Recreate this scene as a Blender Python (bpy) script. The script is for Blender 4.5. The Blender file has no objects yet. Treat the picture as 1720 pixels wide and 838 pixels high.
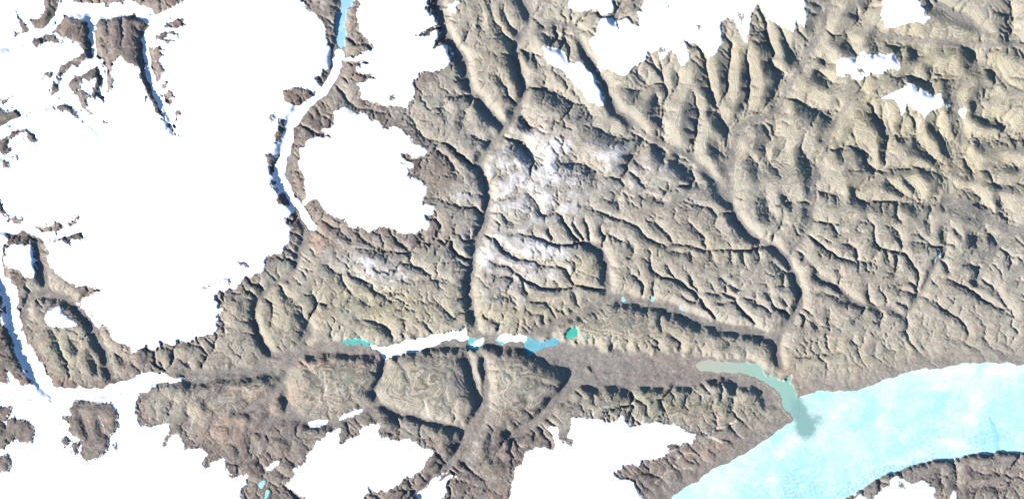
import bpy
import math, heapq, time
import numpy as np

# ---------------------------------------------------------------- survey grid
# Map sheet: 10 map steps = 1 scene unit (1 km); x grows east, y grows south on the sheet.
MARG = 66.0
STEP = 1.5
NX = int((1720 + 2 * MARG) / STEP) // 2 * 2
NY = int((838 + 2 * MARG) / STEP) // 2 * 2
GX = -MARG + STEP * np.arange(NX)
GY = -MARG + STEP * np.arange(NY)
X, Y = np.meshgrid(GX, GY)
SHEET = {'A': (0, 0), 'B': (430, 0), 'C': (860, 0), 'D': (1280, 0), 'E': (0, 270), 'F': (430, 270), 'G': (860, 270),
         'H': (1280, 270), 'I': (0, 548), 'J': (430, 548), 'K': (860, 548), 'L': (1280, 548)}
Q = 440.0 / 1271.0


def P(txt):
    """'B 1,2 3,4 | F 5,6' -> map points; a letter names the survey sheet the numbers are read on, P means map steps."""
    out, ox, oy, q = [], 0, 0, 1.0
    for tok in txt.replace('|', ' ').split():
        if tok[0].isalpha():
            if tok == 'P':
                ox, oy, q = 0, 0, 1.0
            else:
                ox, oy = SHEET[tok]; q = Q
        else:
            a, b = tok.split(',')
            out.append((ox + float(a) * q, oy + float(b) * q))
    return np.array(out, float)


# ---------------------------------------------------------------- noise
def gnoise(x, y, seed):
    xi = np.floor(x).astype(np.int64); yi = np.floor(y).astype(np.int64)
    xf = x - xi; yf = y - yi

    def g(ix, iy, dx, dy):
        h = (ix * 374761393 + iy * 668265263 + seed * 974634777) & 0xFFFFFFFF
        h = ((h ^ (h >> 13)) * 1274126177) & 0xFFFFFFFF
        h = (h ^ (h >> 16)) & 0xFFFF
        a = h * (2 * math.pi / 65536.0)
        return np.cos(a) * dx + np.sin(a) * dy
    u = xf * xf * xf * (xf * (xf * 6 - 15) + 10); v = yf * yf * yf * (yf * (yf * 6 - 15) + 10)
    a = g(xi, yi, xf, yf); b = g(xi + 1, yi, xf - 1, yf); c = g(xi, yi + 1, xf, yf - 1); d = g(xi + 1, yi + 1, xf - 1, yf - 1)
    return (a + (b - a) * u + ((c + (d - c) * u) - (a + (b - a) * u)) * v) * 1.5


def fbm(wl, seed, octv=4, gain=0.5, x=None, y=None):
    x = X if x is None else x; y = Y if y is None else y
    t = np.zeros_like(x); a = 1.0
    for k in range(octv):
        t += a * gnoise(x / wl + 17.3 * k, y / wl - 9.1 * k, seed + k); a *= gain; wl *= 0.5
    return t


def ridged(wl, seed, octv=3, x=None, y=None):
    x = X if x is None else x; y = Y if y is None else y
    t = np.zeros_like(x); a = 1.0
    for k in range(octv):
        t += a * (1 - 2 * np.abs(gnoise(x / wl + 3.7 * k, y / wl + 5.3 * k, seed + k))); a *= 0.5; wl *= 0.5
    return t


def sstep(a, b, v):
    t = np.clip((v - a) / (b - a), 0, 1)
    return t * t * (3 - 2 * t)


def blur(a, r):
    """box blur of half width r cells, twice"""
    r = int(r)
    if r < 1:
        return a
    for _ in range(2):
        for ax in (0, 1):
            p = np.pad(a, [(r + 1, r) if k == ax else (0, 0) for k in (0, 1)], mode='edge').cumsum(axis=ax)
            n = a.shape[ax]
            hi = np.take(p, np.arange(2 * r + 1, 2 * r + 1 + n), axis=ax); lo = np.take(p, np.arange(0, n), axis=ax)
            a = (hi - lo) / (2 * r + 1)
    return a


# two warps: a rough one for snow and rock edges, a gentler one for valley lines
WX = X + 2.6 * fbm(22, 11, 4, .62); WY = Y + 2.6 * fbm(22, 41, 4, .62)
VX = X + 2.6 * fbm(26, 71, 3, .55); VY = Y + 2.6 * fbm(26, 91, 3, .55)
RX = X + 5.2 * fbm(20, 111, 4, .68); RY = Y + 5.2 * fbm(20, 141, 4, .68)


def window(x0, y0, x1, y1, m):
    i0 = max(0, int((x0 - m + MARG) / STEP)); i1 = min(NX, int((x1 + m + MARG) / STEP) + 2)
    j0 = max(0, int((y0 - m + MARG) / STEP)); j1 = min(NY, int((y1 + m + MARG) / STEP) + 2)
    return (slice(j0, max(j0, j1)), slice(i0, max(i0, i1)))


def inpoly(pts, wx=None, wy=None):
    wx = WX if wx is None else wx; wy = WY if wy is None else wy
    m = np.zeros(X.shape, bool)
    w = window(pts[:, 0].min(), pts[:, 1].min(), pts[:, 0].max(), pts[:, 1].max(), 16)
    x, y = wx[w], wy[w]
    if x.size == 0:
        return m
    r = np.zeros(x.shape, bool)
    n = len(pts)
    for k in range(n):
        xa, ya = pts[k]; xb, yb = pts[(k + 1) % n]
        if ya == yb:
            continue
        c = (ya > y) != (yb > y)
        r ^= c & (x < (xb - xa) * (y - ya) / (yb - ya) + xa)
    m[w] = r
    return m


def polydist(pts, reach, wx=None, wy=None):
    """window, distance to the line and how far along it (0..1)"""
    wx = VX if wx is None else wx; wy = VY if wy is None else wy
    w = window(pts[:, 0].min(), pts[:, 1].min(), pts[:, 0].max(), pts[:, 1].max(), reach + 8)
    x, y = wx[w], wy[w]
    best = np.full(x.shape, 1e9); along = np.zeros(x.shape)
    seg = np.hypot(*(pts[1:] - pts[:-1]).T); tot = seg.sum(); s0 = 0.0
    for k in range(len(pts) - 1):
        ax, ay = pts[k]; bx, by = pts[k + 1]; L2 = (bx - ax) ** 2 + (by - ay) ** 2 + 1e-9
        t = np.clip(((x - ax) * (bx - ax) + (y - ay) * (by - ay)) / L2, 0, 1)
        d = np.hypot(x - ax - t * (bx - ax), y - ay - t * (by - ay))
        c = d < best
        best = np.where(c, d, best); along = np.where(c, (s0 + t * seg[k]) / tot, along)
        s0 += seg[k]
    return w, best, along


def smooth_line(pts):
    """one Chaikin pass, ends kept"""
    a, b = pts[:-1], pts[1:]
    q = np.empty((2 * len(a), 2)); q[0::2] = .75 * a + .25 * b; q[1::2] = .25 * a + .75 * b
    return np.vstack([pts[:1], q, pts[-1:]])


# ---------------------------------------------------------------- traced outlines
# snow and ice: name, label, category, outline, edge roughness
SNOW = [
 ('ice_cap', 'vast white ice cap with rock-walled glaciers cut into its north rim', 'ice cap',
  'P -80,-80 505,-80 B 215,0 235,38 290,60 320,95 335,140 345,180 362,215 362,270 350,330 300,365 295,400 320,425 290,450 | P 520,168 495,192 487,215 484,240 480,270 475,300 487,330 497,352 488,362 482,375 490,385 487,400 478,412 470,425 450,432 440,455 407,467 408,481 382,481 362,495 363,512 377,519 367,533 360,548 357,565 337,563 320,572 301,570 298,579 277,574 266,567 265,586 247,581 225,588 215,579 201,577 187,567 190,555 178,545 163,548 150,530 138,519 125,509 152,498 170,488 142,478 121,474 107,464 93,457 82,440 85,419 73,410 60,397 45,391 30,392 12,395 10,415 5,433 7,457 24,478 28,492 28,519 33,540 38,558 52,583 69,614 85,638 93,648 114,654 132,648 166,650 194,643 225,633 256,626 287,631 312,633 325,631 305,640 263,647 239,655 227,667 227,690 239,711 260,718 282,707 286,725 272,738 270,756 284,742 299,725 306,742 308,757 325,752 341,756 351,759 339,776 344,790 367,770 376,770 379,787 391,802 419,797 408,815 402,832 408,842 412,920 -80,920', 1),
 ('ice_cap', 'rounded white ice cap ringed by bare ground east of a narrow glacier', 'ice cap',
  'B 370,550 400,530 430,520 470,550 520,550 565,590 610,610 670,620 720,650 750,650 750,690 800,715 830,720 820,760 760,760 720,735 700,780 760,800 770,838 | F 690,5 770,40 735,70 765,90 810,95 825,150 820,190 810,210 865,225 850,260 810,270 840,310 830,340 800,335 770,360 740,350 700,340 650,320 620,320 570,325 550,360 510,330 460,310 430,280 370,265 340,240 300,190 270,195 240,210 240,140 230,90 215,40 200,0 | B 215,800 210,760 220,720 240,690 300,670 380,665 310,640 320,620 385,610 385,580', 1),
 ('ice_cap', 'white plateau ice cap spilling short tongues into canyons on both sides', 'ice cap',
  'B 490,-200 490,0 520,20 485,60 500,110 490,150 510,160 540,190 570,220 560,255 480,270 400,272 410,298 580,303 500,325 480,340 530,360 600,380 520,395 480,410 520,430 510,460 540,495 600,500 650,510 720,525 740,480 770,490 765,385 800,350 850,345 900,325 935,345 950,280 960,260 910,225 870,220 900,140 840,175 780,180 840,150 900,120 915,128 890,100 820,105 880,90 870,70 820,50 850,0 850,-200', 1),
 ('snowfield', 'small white snowfield on a ridge top beside a dark glacier trough', 'snowfield',
  'C 275,-150 280,0 275,40 320,55 430,45 440,80 500,65 490,0 490,-150', 0),
 ('ice_cap', 'broad white ice cap fringed by long rock spurs on its south edge', 'ice cap',
  'C 430,85 500,95 522,150 515,100 560,85 590,120 630,130 600,60 640,60 680,90 620,40 640,10 700,-150 1300,-150 | D 205,-150 205,0 215,60 205,150 190,110 165,95 150,160 110,140 40,95 0,40 | C 1210,30 1180,30 1160,80 1150,150 1135,215 1115,190 1085,110 1050,85 1015,105 1015,200 1000,235 975,275 945,280 930,250 905,215 860,215 830,195 850,240 865,280 845,300 820,330 800,280 775,235 755,260 720,300 705,250 660,250 645,290 590,330 550,375 500,355 460,330 405,345 425,300 400,250 375,200 400,170 430,110', 0),
 ('glacier_tongue', 'tapering white glacier tongue lying between two tan ridges', 'glacier',
  'C 145,210 200,235 250,255 265,295 330,310 390,355 430,400 445,450 445,520 410,505 380,500 340,440 300,410 270,360 230,335 170,305 165,250', 0),
 ('ice_cap', 'blocky white ice cap on the brown range by the top edge', 'ice cap',
  'D 590,-150 590,0 585,50 595,90 600,140 680,120 740,115 760,105 820,110 825,95 800,80 795,50 770,40 750,0 750,-150', 1),
 ('ice_cap', 'long narrow white ice cap lying across a tan ridge', 'ice cap',
  'D 385,280 450,285 480,265 530,270 600,265 645,260 655,300 675,330 630,335 590,355 540,350 500,365 480,385 450,385 430,360 380,375 360,345', 1),
 ('ice_cap', 'arrow shaped white ice cap with greenish slopes below it', 'ice cap',
  'D 640,445 690,420 720,405 745,415 760,450 790,440 800,465 865,450 880,480 880,510 840,530 800,545 790,565 760,540 730,545 710,510 690,530 680,570 665,520 640,490 570,490 590,475', 1),
 ('snow_patch', 'tiny round snow patch alone on the hills east of the arrow shaped ice cap', 'snow patch', 'D 955,525 990,525 988,560 975,578 955,560', 0),
 ('snow_patch', 'tiny pointed snow patch just off the arrow shaped ice cap', 'snow patch', 'D 885,508 918,508 903,540', 0),
 ('ice_cap', 'ragged white ice cap on dark brown hills south of the mesas', 'ice cap',
  'J 590,470 600,540 660,550 720,540 790,580 865,605 810,660 780,710 720,740 690,760 640,800 600,790 560,780 530,810 510,850 600,950 230,950 230,838 170,780 140,760 110,780 180,740 175,700 225,670 250,620 295,590 300,560 380,505 410,505 400,560 430,570 500,520 510,500', 1),
 ('ice_cap', 'small white ice cap with a pointed top at the bottom edge', 'ice cap', 'J 930,705 970,715 930,760 920,800 890,838 880,950 700,950 760,838 830,770 880,730', 1),
 ('ice_cap', 'smooth white ice cap below an olive plateau with broken brown ridges on its east side', 'ice cap',
  'K 280,450 340,440 390,450 510,460 535,430 550,465 570,480 720,465 800,480 850,515 910,525 890,530 870,570 840,560 800,570 755,570 760,610 740,630 660,650 630,640 610,690 590,660 540,665 530,695 495,700 500,730 545,735 590,755 600,790 640,838 650,950 -30,950 -10,838 0,790 20,680 50,670 70,610 110,590 150,590 185,600 215,590 200,530 175,490 195,475 215,490 220,530 255,570 290,580 310,560 270,530 285,490', 0),
 ('ice_cap', 'small white ice cap on the brown headland across the frozen fjord', 'ice cap',
  'L 560,950 545,838 555,800 600,790 630,760 640,700 660,740 720,760 760,740 830,770 840,800 850,838 860,950', 1),
 ('snowfield', 'white snow wedge between the fjord ice and the brown headland', 'snowfield', 'L 380,950 430,838 480,800 510,838 530,950', 0),
 ('snow_patch', 'thin white snow strip in the gully of the brown headland', 'snow patch', 'L 915,838 930,790 945,838 950,950 900,950', 0),
 ('ice_cap', 'little white plateau ice beside a deep dark dry canyon', 'ice cap', 'E 60,405 130,412 160,402 166,480 180,570 120,565 100,530 40,510 28,470 40,440', 1),
 ('ice_cap', 'white ice patch on the hilltop below a curving dark canyon', 'ice cap', 'E 200,760 240,720 290,712 330,750 380,795 320,808 240,800', 1),
 ('snow_patch', 'flat white snow strip on the valley floor, rounded at both ends', 'snow patch', 'J 240,465 300,455 345,458 350,478 260,490', 0),
 ('snow_patch', 'slanting white snow strip south of the second mesa', 'snow patch', 'J 385,455 460,412 520,400 522,410 450,440 410,460', 0),
 ('snow_patch', 'slanting white snow strip in the brown hills west of the ragged ice cap', 'snow patch', 'J 40,690 80,660 125,650 120,662 70,697', 0),
 ('snow_patch', 'small hooked snow patch on the brown rock spur', 'snow patch', 'B 1000,-20 990,0 930,40 890,40 870,30 930,50 960,70 970,50', 0),
]
# bare rock standing in the ice: outline, label (None: part of the ground)
ROCK = [
 ('A 215,0 215,-200 290,-200 290,0 285,40 250,90 230,135 160,140 150,110 215,80 225,40', 'bluish rock spur hanging from the top edge between two glacier arms'),
 ('A 80,60 110,100 145,150 90,185 65,175 110,150 85,90', 'thin dark rock sliver beside the bluish rock spur'),
 ('A 300,70 430,110 425,170 445,240 455,275 390,305 340,325 290,385 270,350 320,310 370,275 410,255 375,210 345,200 300,185 262,150 280,95', 'tilted rock block with a dark eastern wall and a tail curving southwest'),
 ('A 150,205 200,175 260,165 285,190 300,220 270,210 210,215 175,235', 'low rock rib on the south bank of the winding glacier'),
 ('A 470,100 560,90 640,75 700,110 735,130 705,155 680,190 690,230 700,300 700,340 720,400 725,440 740,470 790,545 808,580 795,580 760,545 720,490 705,440 690,390 675,370 690,345 650,320 600,290 585,260 560,300 540,330 545,440 525,440 515,330 490,300 470,270 460,240 455,190', 'largest brown rock massif in the ice with a long dark tail running southeast'),
 ('A 808,588 822,600 845,640 875,675 850,655 815,615', 'thin dark rock tip trailing from the massif tail'),
 ('A 340,-200 640,-200 640,0 560,15 480,25 400,18 350,0', 'flat brown rock band along the top edge'),
 ('A 640,-200 910,-200 905,0 860,25 800,50 760,70 730,50 700,30 630,0', 'brown rock fan with ribbed slopes at the top edge'),
 ('A 800,125 860,80 930,55 890,85 885,125 850,135', 'hooked grey rock rib east of the massif'),
 ('A 740,190 800,150 868,175 868,185 810,168 785,195 850,205 770,206', 'ribbed dark rock step beside the hooked rib'),
 ('A 720,225 800,240 780,255 790,275 760,290 800,350 775,405 745,370 730,330 735,285 725,260', 'pinkish rock slope on the east bank of the narrow glacier'),
 ('A 775,420 830,385 825,400 800,430', 'small pinkish rock sliver below the pinkish rock slope'),
 ('A 790,460 830,440 835,500 810,495', 'small square pinkish rock on the ice'),
 ('A 840,540 890,530 880,555 860,575', 'small broken rock farthest down the east bank of the narrow glacier'),
 ('A 335,400 390,370 445,340 468,322 490,330 490,420 450,490 440,460 465,420 465,370 430,400 398,380 395,430 360,450 335,430', 'hook shaped rock ridge around a snow hollow'),
 ('A 355,455 400,440 440,465 410,480 430,530 475,585 440,565 400,530 380,480', 'slanting brown rock strip south of the hook shaped ridge'),
 ('A 250,395 280,420 290,470 250,480', 'small dark rock west of the hook shaped ridge'),
 ('A 265,520 310,505 350,520 360,555 405,600 365,580 330,540 290,540', 'small dark curved rock strip with a blue shaded end'),
 ('A 485,460 500,452 525,480 490,485', 'tiny dark rock wedge at the end of the short glacier arm'),
 ('A 490,590 505,585 525,600 510,610', 'tiny brown rock past the slanting strip'),
 ('A -200,540 0,530 40,555 75,530 95,560 130,570 160,540 135,585 90,585 50,595 0,620 -200,680', 'jagged rock ridge entering from the west edge'),
 ('A -200,700 0,680 60,640 120,625 150,655 185,680 180,695 130,680 120,645 60,665 40,680 30,720 60,720 25,765 0,735 -200,760', 'curved rock wall with a blue shaded tip by the west edge'),
 ('A 45,770 90,745 80,775', 'tiny rock triangle under the curved rock wall'),
 ('A -200,505 0,495 70,470 20,502 -200,530', 'thin brown rock rib by the west edge'),
 ('A 10,780 50,800 45,820 15,815', 'small dark rock chip by the west edge below the curved wall'),
 ('A 215,350 250,355 245,378 215,365', 'tiny dark rock dot north of the junction of two glaciers'),
 ('E -200,190 0,190 15,240 50,285 75,265 90,285 120,270 110,305 60,305 20,275 0,250 -200,250', 'spiky rock bank on the north side of the lower glacier'),
 ('E 110,295 180,320 240,320 265,310 290,300 310,325 350,295 380,270 390,255 380,290 350,325 240,350 200,340', 'chain of dark triangular cliffs lining the lower glacier'),
 ('E 205,404 290,378 385,355 410,385 350,385 320,378 335,420 295,388', 'thin dark rock edge south of the lower glacier'),
 ('B 125,435 200,425 285,455 240,490 205,515 140,495', 'brown rock knob where the canyon glacier turns west'),
 ('B 55,570 85,550 90,585 65,590', 'tiny dark rock at the head of the island chain'),
 ('B 105,580 140,575 140,625 120,690 90,700 80,660 110,620', 'dark bluish rock islet with an ice dimple'),
 ('B 40,760 60,740 95,775 120,740 125,760 100,775 90,838 45,800', 'dark forked rock islet in the chain beside the glacier'),
 ('F 40,-4 95,-4 85,35 60,30', 'small dark rock islet under the forked one'),
 ('F 60,45 85,48 78,75 50,70', 'small dark rock islet midway down the chain'),
 ('F 55,105 95,95 100,125 75,125', 'small dark rounded islet low in the chain'),
 ('F 68,132 110,138 100,162', 'small dark rock wedge just above the last islet'),
 ('F 120,150 150,165 165,220 100,210 100,185', 'last and largest dark rock islet at the chain end'),
 ('I 355,358 430,365 500,370 545,375 570,430 565,490 530,545 525,600 480,640 415,655 390,620 395,580 370,545 335,520 330,490 345,465 335,410', 'large dark brown rock island standing alone in flat ice'),
 ('I 290,440 325,425 348,445 335,470', 'small dark rock touching the large rock island'),
 ('I 290,550 315,540 335,560 310,590', 'small dark round rock southwest of the large rock island'),
 ('I 340,560 380,560 380,615 350,625', 'small dark square rock beside the foot of the large rock island'),
 ('I 535,580 568,555 560,602', 'tiny pale rock triangle east of the large rock island'),
 ('I 210,345 245,350 235,366', 'tiny dark rock alone on the glacier north of the large rock island'),
 ('I -200,390 0,390 60,385 30,450 15,465 0,450 -200,450', 'dark rock hook on the ice at the west edge'),
 ('I 25,470 70,425 75,455 130,455 165,490 155,565 90,565 75,545 45,570 35,520', 'dark brown double rock island near the west edge'),
 ('I -200,455 0,455 20,480 40,520 40,570 0,600 -200,620', 'dark rock island cut by the west edge'),
 ('I -200,640 0,630 35,620 50,660 45,710 10,700 -200,720', 'dark ragged rock island lowest on the west edge'),
 ('E -200,640 0,640 15,690 10,735 0,745 | E 0,770 55,838 | I 30,20 60,80 80,140 110,210 150,275 130,290 100,290 85,260 60,240 35,210 55,285 25,270 0,280 -200,290', 'long bluish rock ridge along the west edge glacier'),
 ('E 1145,490 1200,500 1212,520 1160,512', 'tiny grey rock sliver off the ragged shore of the vast ice cap'),
 ('E 1060,580 1110,578 1112,592 1065,596', 'tiny grey rock dash at the ice cap margin'),
 ('E 975,618 1010,605 1010,618 990,630', 'tiny grey rock dash farthest out on the ice'),
 ('K 640,650 660,640 655,665 640,672', 'tiny dark rock by the broken brown ridges'),
 ('B 630,465 660,460 665,482 645,488', 'tiny brown rock dot inside the plateau ice cap'),
 ('C 885,115 910,115 925,150 900,155', 'small purplish rock in the middle of the broad ice cap'),
 ('C 1085,65 1115,70 1120,125 1105,130', 'small striped rock between two long spurs'),
 ('D 450,330 490,335 495,360 465,362', 'brown rock window in the long narrow ice cap'),
 ('C 740,0 752,30 768,100 755,60', 'thin blue shaded rock streak on the broad ice cap'),
 ('L 650,750 685,770 690,790 655,785', 'dark rock knob in the headland snow'),
 ('C 695,235 720,225 742,250 722,275', 'small brown rock at the ice edge between two spurs'),
 ('B 325,90 350,120 378,90 392,150 402,240 402,300 388,395 330,430 300,400 350,350 362,300 358,220 338,150', None),
]
# valley glaciers in the ice cap: centre line, half width, floor height, wall width, name label
GLACIER = [
 ('A -200,250 0,215 80,195 160,170 240,150 270,100 310,48 400,42 520,60 600,48 690,60 760,100 800,98 920,50', 6.5, (.66, .56), 13, 'winding white valley glacier looping round the rock blocks in the ice cap'),
 ('A 450,70 447,120 447,180 455,235 457,262', 3.5, (.46, .46), 12, 'short white glacier arm between the tilted block and the massif'),
 ('A 740,130 708,170 715,260 722,330 742,400 778,460 815,530 845,600', 3.8, (.36, .66), 14, 'narrow white glacier along the east wall of the massif'),
 ('A 490,300 440,322 380,345 322,385 308,430 300,470 220,500 180,520 100,590 40,622 -40,650 -200,690', 5.5, (.56, .74), 12, 'curving white glacier running from the massif to the west edge'),
 ('A 480,300 507,350 508,430 500,450', 3.5, (.58, .62), 10, 'short stubby glacier arm inside the hook shaped ridge'),
 ('A 305,470 350,500 400,545 460,600 490,640', 4, (.66, .86), 10, 'short glacier arm slanting beside the brown rock strip'),
 ('E -200,300 0,322 60,330 130,348 210,370 300,350 400,322 480,310', 6.5, (.48, .80), 12, 'lower white glacier under a chain of dark cliffs'),
 ('E -60,400 -30,480 0,560 40,640 60,720 85,838 | I 60,0 110,120 170,230 230,310', 7.5, (.4, .26), 11, 'white glacier flowing along the bluish west edge ridge'),
 ('I -200,320 0,325 150,325 350,325 500,310 640,272 760,250 930,246', 7.5, (.5, .42), 10, 'level white glacier tapering east between dark rock islands and the mesa land'),
 ('B 400,262 395,300 385,370 350,420 300,465 230,530 190,580 165,620 155,690 145,740 120,800 | F 110,40 130,110 160,150 190,200 215,235 245,275 268,320', 6.0, (.40, .56), 13, 'slender white canyon glacier ending in a pointed tip'),
]
# water and flat ice: name, label, category, kind, outline, level
FLAT = [
 ('fjord_ice', 'broad pale turquoise sheet of cracked fjord ice by the brown shore', 'fjord ice', 'K 640,950 770,838 815,800 900,752 930,722 1000,680 1060,650 1110,630 1200,570 1262,525 | L 60,522 150,460 185,345 230,330 270,315 330,315 430,318 540,290 580,265 650,240 730,215 800,205 870,210 890,200 960,185 1080,175 1180,180 1271,190 1500,195 1500,620 1271,612 1150,612 1060,615 940,640 930,660 880,645 820,650 720,685 650,710 620,715 550,745 490,790 440,820 400,838 300,950', 0.0),
 ('lake_ice', 'long white sheet of lake ice with a stepped north shore', 'lake ice', 'J 545,85 600,98 620,100 700,75 760,65 870,40 990,15 1010,12 1042,65 990,77 960,60 850,95 800,115 760,130 690,140 625,162 600,132 555,102', .055),
 ('lake_ice', 'small white lake ice floe with a turquoise rim', 'lake ice', 'J 1052,70 1100,55 1113,75 1080,100 1045,108 1035,100', .05),
 ('lake_ice', 'white lake ice strip west of the blue lake', 'lake ice', 'J 1165,62 1200,36 1271,40 | K 75,45 65,80 0,72 | J 1205,80', .05),
 ('lake_ice', 'pale cyan ice filling the upper canyon floor above the glacier', 'lake ice', 'B 412,-200 412,20 385,90 383,150 398,240 437,240 427,120 432,70 478,10 480,-200', .36),
]
WATER = [
 ('lake', 'turquoise lake end west of the long lake ice', 'lake', 'J 408,78 425,60 510,58 580,88 560,103 500,92 440,96', (.12, .42, .38)),
 ('lake', 'turquoise meltwater around the small ice floe', 'lake', 'J 1035,62 1060,55 1100,48 1120,75 1085,108 1025,122', (.16, .50, .50)),
 ('lake', 'turquoise meltwater fringe beside the lake ice strip', 'lake', 'J 1150,62 1180,44 1215,75 1200,90', (.16, .50, .50)),
 ('lake', 'steel blue lake with a ragged south shore', 'lake', 'K 58,90 75,50 100,60 145,75 215,52 232,75 205,97 160,102 130,122 90,148 66,132', (.15, .39, .45)),
 ('lake', 'small emerald green oval lake', 'lake', 'K 250,57 257,40 270,22 285,10 303,5 315,11 317,24 308,41 295,51 278,59 262,64', (.07, .42, .32)),
 ('lake', 'tiny green lake beside the emerald oval', 'lake', 'K 330,46 350,44 372,62 350,66', (.16, .42, .33)),
 ('lake', 'tiny pale blue pond on the wide valley floor', 'lake', 'G 528,664 548,660 556,680 535,686', (.30, .55, .60)),
 ('lake', 'tiny blue pond east of the first valley pond', 'lake', 'G 575,670 590,668 595,684 578,684', (.30, .55, .60)),
 ('lake', 'tiny turquoise pond in the middle of the wide valley', 'lake', 'G 670,662 695,664 690,685 672,682', (.25, .6, .58)),
 ('lake', 'tiny blue pond low on the wide valley floor', 'lake', 'G 805,712 840,716 838,730 810,726', (.30, .5, .58)),
 ('lake', 'small cyan pond among the brown hills', 'lake', 'J 12,758 45,742 46,775 25,786', (.35, .68, .75)),
 ('lake', 'narrow cyan pond at the bottom edge', 'lake', 'J 45,800 65,798 60,838 40,850', (.30, .66, .72)),
 ('lake', 'narrow pale blue lake in a dark gorge on the plateau', 'lake', 'H 825,490 850,465 848,430 858,428 866,465 845,492 830,500', (.42, .55, .62)),
 ('river', 'pale grey green river widening into the fjord ice', 'river', 'K 880,185 950,168 1100,178 1200,178 1222,226 1275,240 | L 30,248 80,248 112,275 115,240 145,235 150,290 165,330 182,352 188,400 192,440 165,460 150,440 110,400 80,315 40,285 0,272 | K 1210,262 1140,232 1000,226 905,216', (.225, .385, .315)),
]
# valleys: line, half floor width, wall width, floor height at the start and at the end
VALLEY = [
 ('P 575,-66 575,0 575,45 568,80 572,100 562,140 530,165 500,190 488,225 482,270 484,310 505,360 520,390 512,415', 6, 11, .40, .54),
 ('P 518,385 505,420 499,450 488,466 462,474 445,492 430,505 428,540 440,575 455,590 470,600', 2.0, 9, .5, .12),
 ('B 880,-100 885,0 895,60 912,110 925,170 968,240 1012,290 1022,340 1025,400 1060,460 1115,520 1170,580 1215,612', 6.0, 11, .34, .24),
 ('P 872,-66 877,0 891,20 891,38 872,66 864,80 864,100 876,132 882,152 873,180 862,197 852,211 842,228 828,242 815,256 808,272 812,290 823,329 817,374 801,408 794,443 789,478 790,512 797,543 805,562', 4.5, 11, .28, .08),
 ('P 1014,140 1022,158 1028,173 1040,190 1068,208 1078,225 1116,243 1158,262 1185,285 1204,305 1222,326 1230,346 1244,374 1268,398 1284,408 1308,417 1324,435 1335,464 1346,492 1344,519 1325,543 1311,560 1306,590 1312,612', 5.0, 11, .30, .08),
 ('P 957,40 975,70 984,92 998,110 1006,124 1018,146', 2.2, 10, .5, .42),
 ('P 318,632 400,628 470,612 500,592 560,582 620,590 700,580 760,570 840,572 900,580 960,592', 9, 13, .14, .06),
 ('P 940,590 1020,612 1100,612 1200,618 1270,632 1312,665 1345,708', 21, 14, .06, 0.0),
 ('P 988,408 1009,415 1021,443 1020,478 1028,497 1000,515 950,535 905,556 880,570', 5, 10, .3, .08),
 ('P 1026,497 1062,505 1110,512 1150,528 1190,546 1240,552 1302,566', 7, 11, .2, .1),
 ('P 1400,-66 1394,0 1384,42 1360,87 1332,132 1308,177 1290,196 1250,205 1234,235 1226,290 1226,322', 5, 26, .55, .24),
 ('P 1446,156 1412,187 1396,215 1387,242 1380,270 1374,280 1368,312 1364,357 1366,374 1350,402 1330,420', 3.5, 18, .55, .26),
 ('P 1790,80 1720,76 1661,76 1592,73 1522,66 1480,60', 5, 24, .5, .6),
 ('P 1574,7 1626,35 1661,62', 4, 18, .6, .5),
 ('P 1661,80 1644,111 1609,138 1602,166 1619,208 1612,256 1605,285 1590,330', 3, 20, .5, .42),
 ('P 1790,380 1720,384 1688,392 1661,367 1619,346 1585,332', 7, 20, .4, .45),
 ('P 1688,395 1671,426 1650,453 1643,471', 3.5, 16, .42, .45),
 ('P 1588,384 1585,426 1567,450 1557,478 1536,509 1519,533', 1.4, 8, .5, .36),
 ('P 1377,464 1412,485 1424,502 1453,512 1488,516 1519,530', 3.0, 9, .5, .38),
 ('J 262,0 255,50 160,140 135,250 85,330 0,380 -80,420', 3.5, 11, .2, .22),
 ('J 135,250 140,330 160,400 210,440', 2.5, 10, .2, .2),
 ('J 625,170 605,250 578,300 580,365 640,400 780,440 870,468 960,485 1000,490', 3.0, 9, .1, .16),
 ('J 1025,150 1045,250 1085,340 1075,440 1020,500 1000,580 950,660 875,735 785,815', 5.0, 9, .1, .2),
 ('J 1110,170 1120,260 1120,380 1080,480 1040,560 1010,640', 6, 9, .1, .2),
 ('J 150,420 60,460 20,520 0,600', 6, 12, .2, .25),
 ('J 160,430 240,462 330,470 400,468 520,410 578,380', 3, 9, .2, .15),
 ('K 110,130 220,150 300,215 315,240 290,300 210,372 135,450 70,500 0,530', 7, 10, .08, .18),
 ('K 300,250 400,270 480,262 560,265 700,262 860,262', 12, 12, .08, .07),
 ('E 190,400 192,480 213,560 228,620 225,640', 4.5, 12, .42, .3),
 ('E 225,640 135,660 122,720 108,790', 5, 11, .28, .28),
 ('E 225,640 320,662 388,715 440,785 470,838 | I 450,20 500,110 522,180 548,245', 4.5, 12, .28, .16),
 ('C 50,-100 60,-10 90,60 92,112 40,170', 6, 12, .4, .36),
 ('C 130,105 200,118 285,120 330,150', 3, 12, .5, .44),
 ('C 175,0 150,60 120,90', 2, 14, .62, .48),
 ('C 500,90 520,60 560,25 640,0', 2.5, 11, .6, .7),
]
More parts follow.
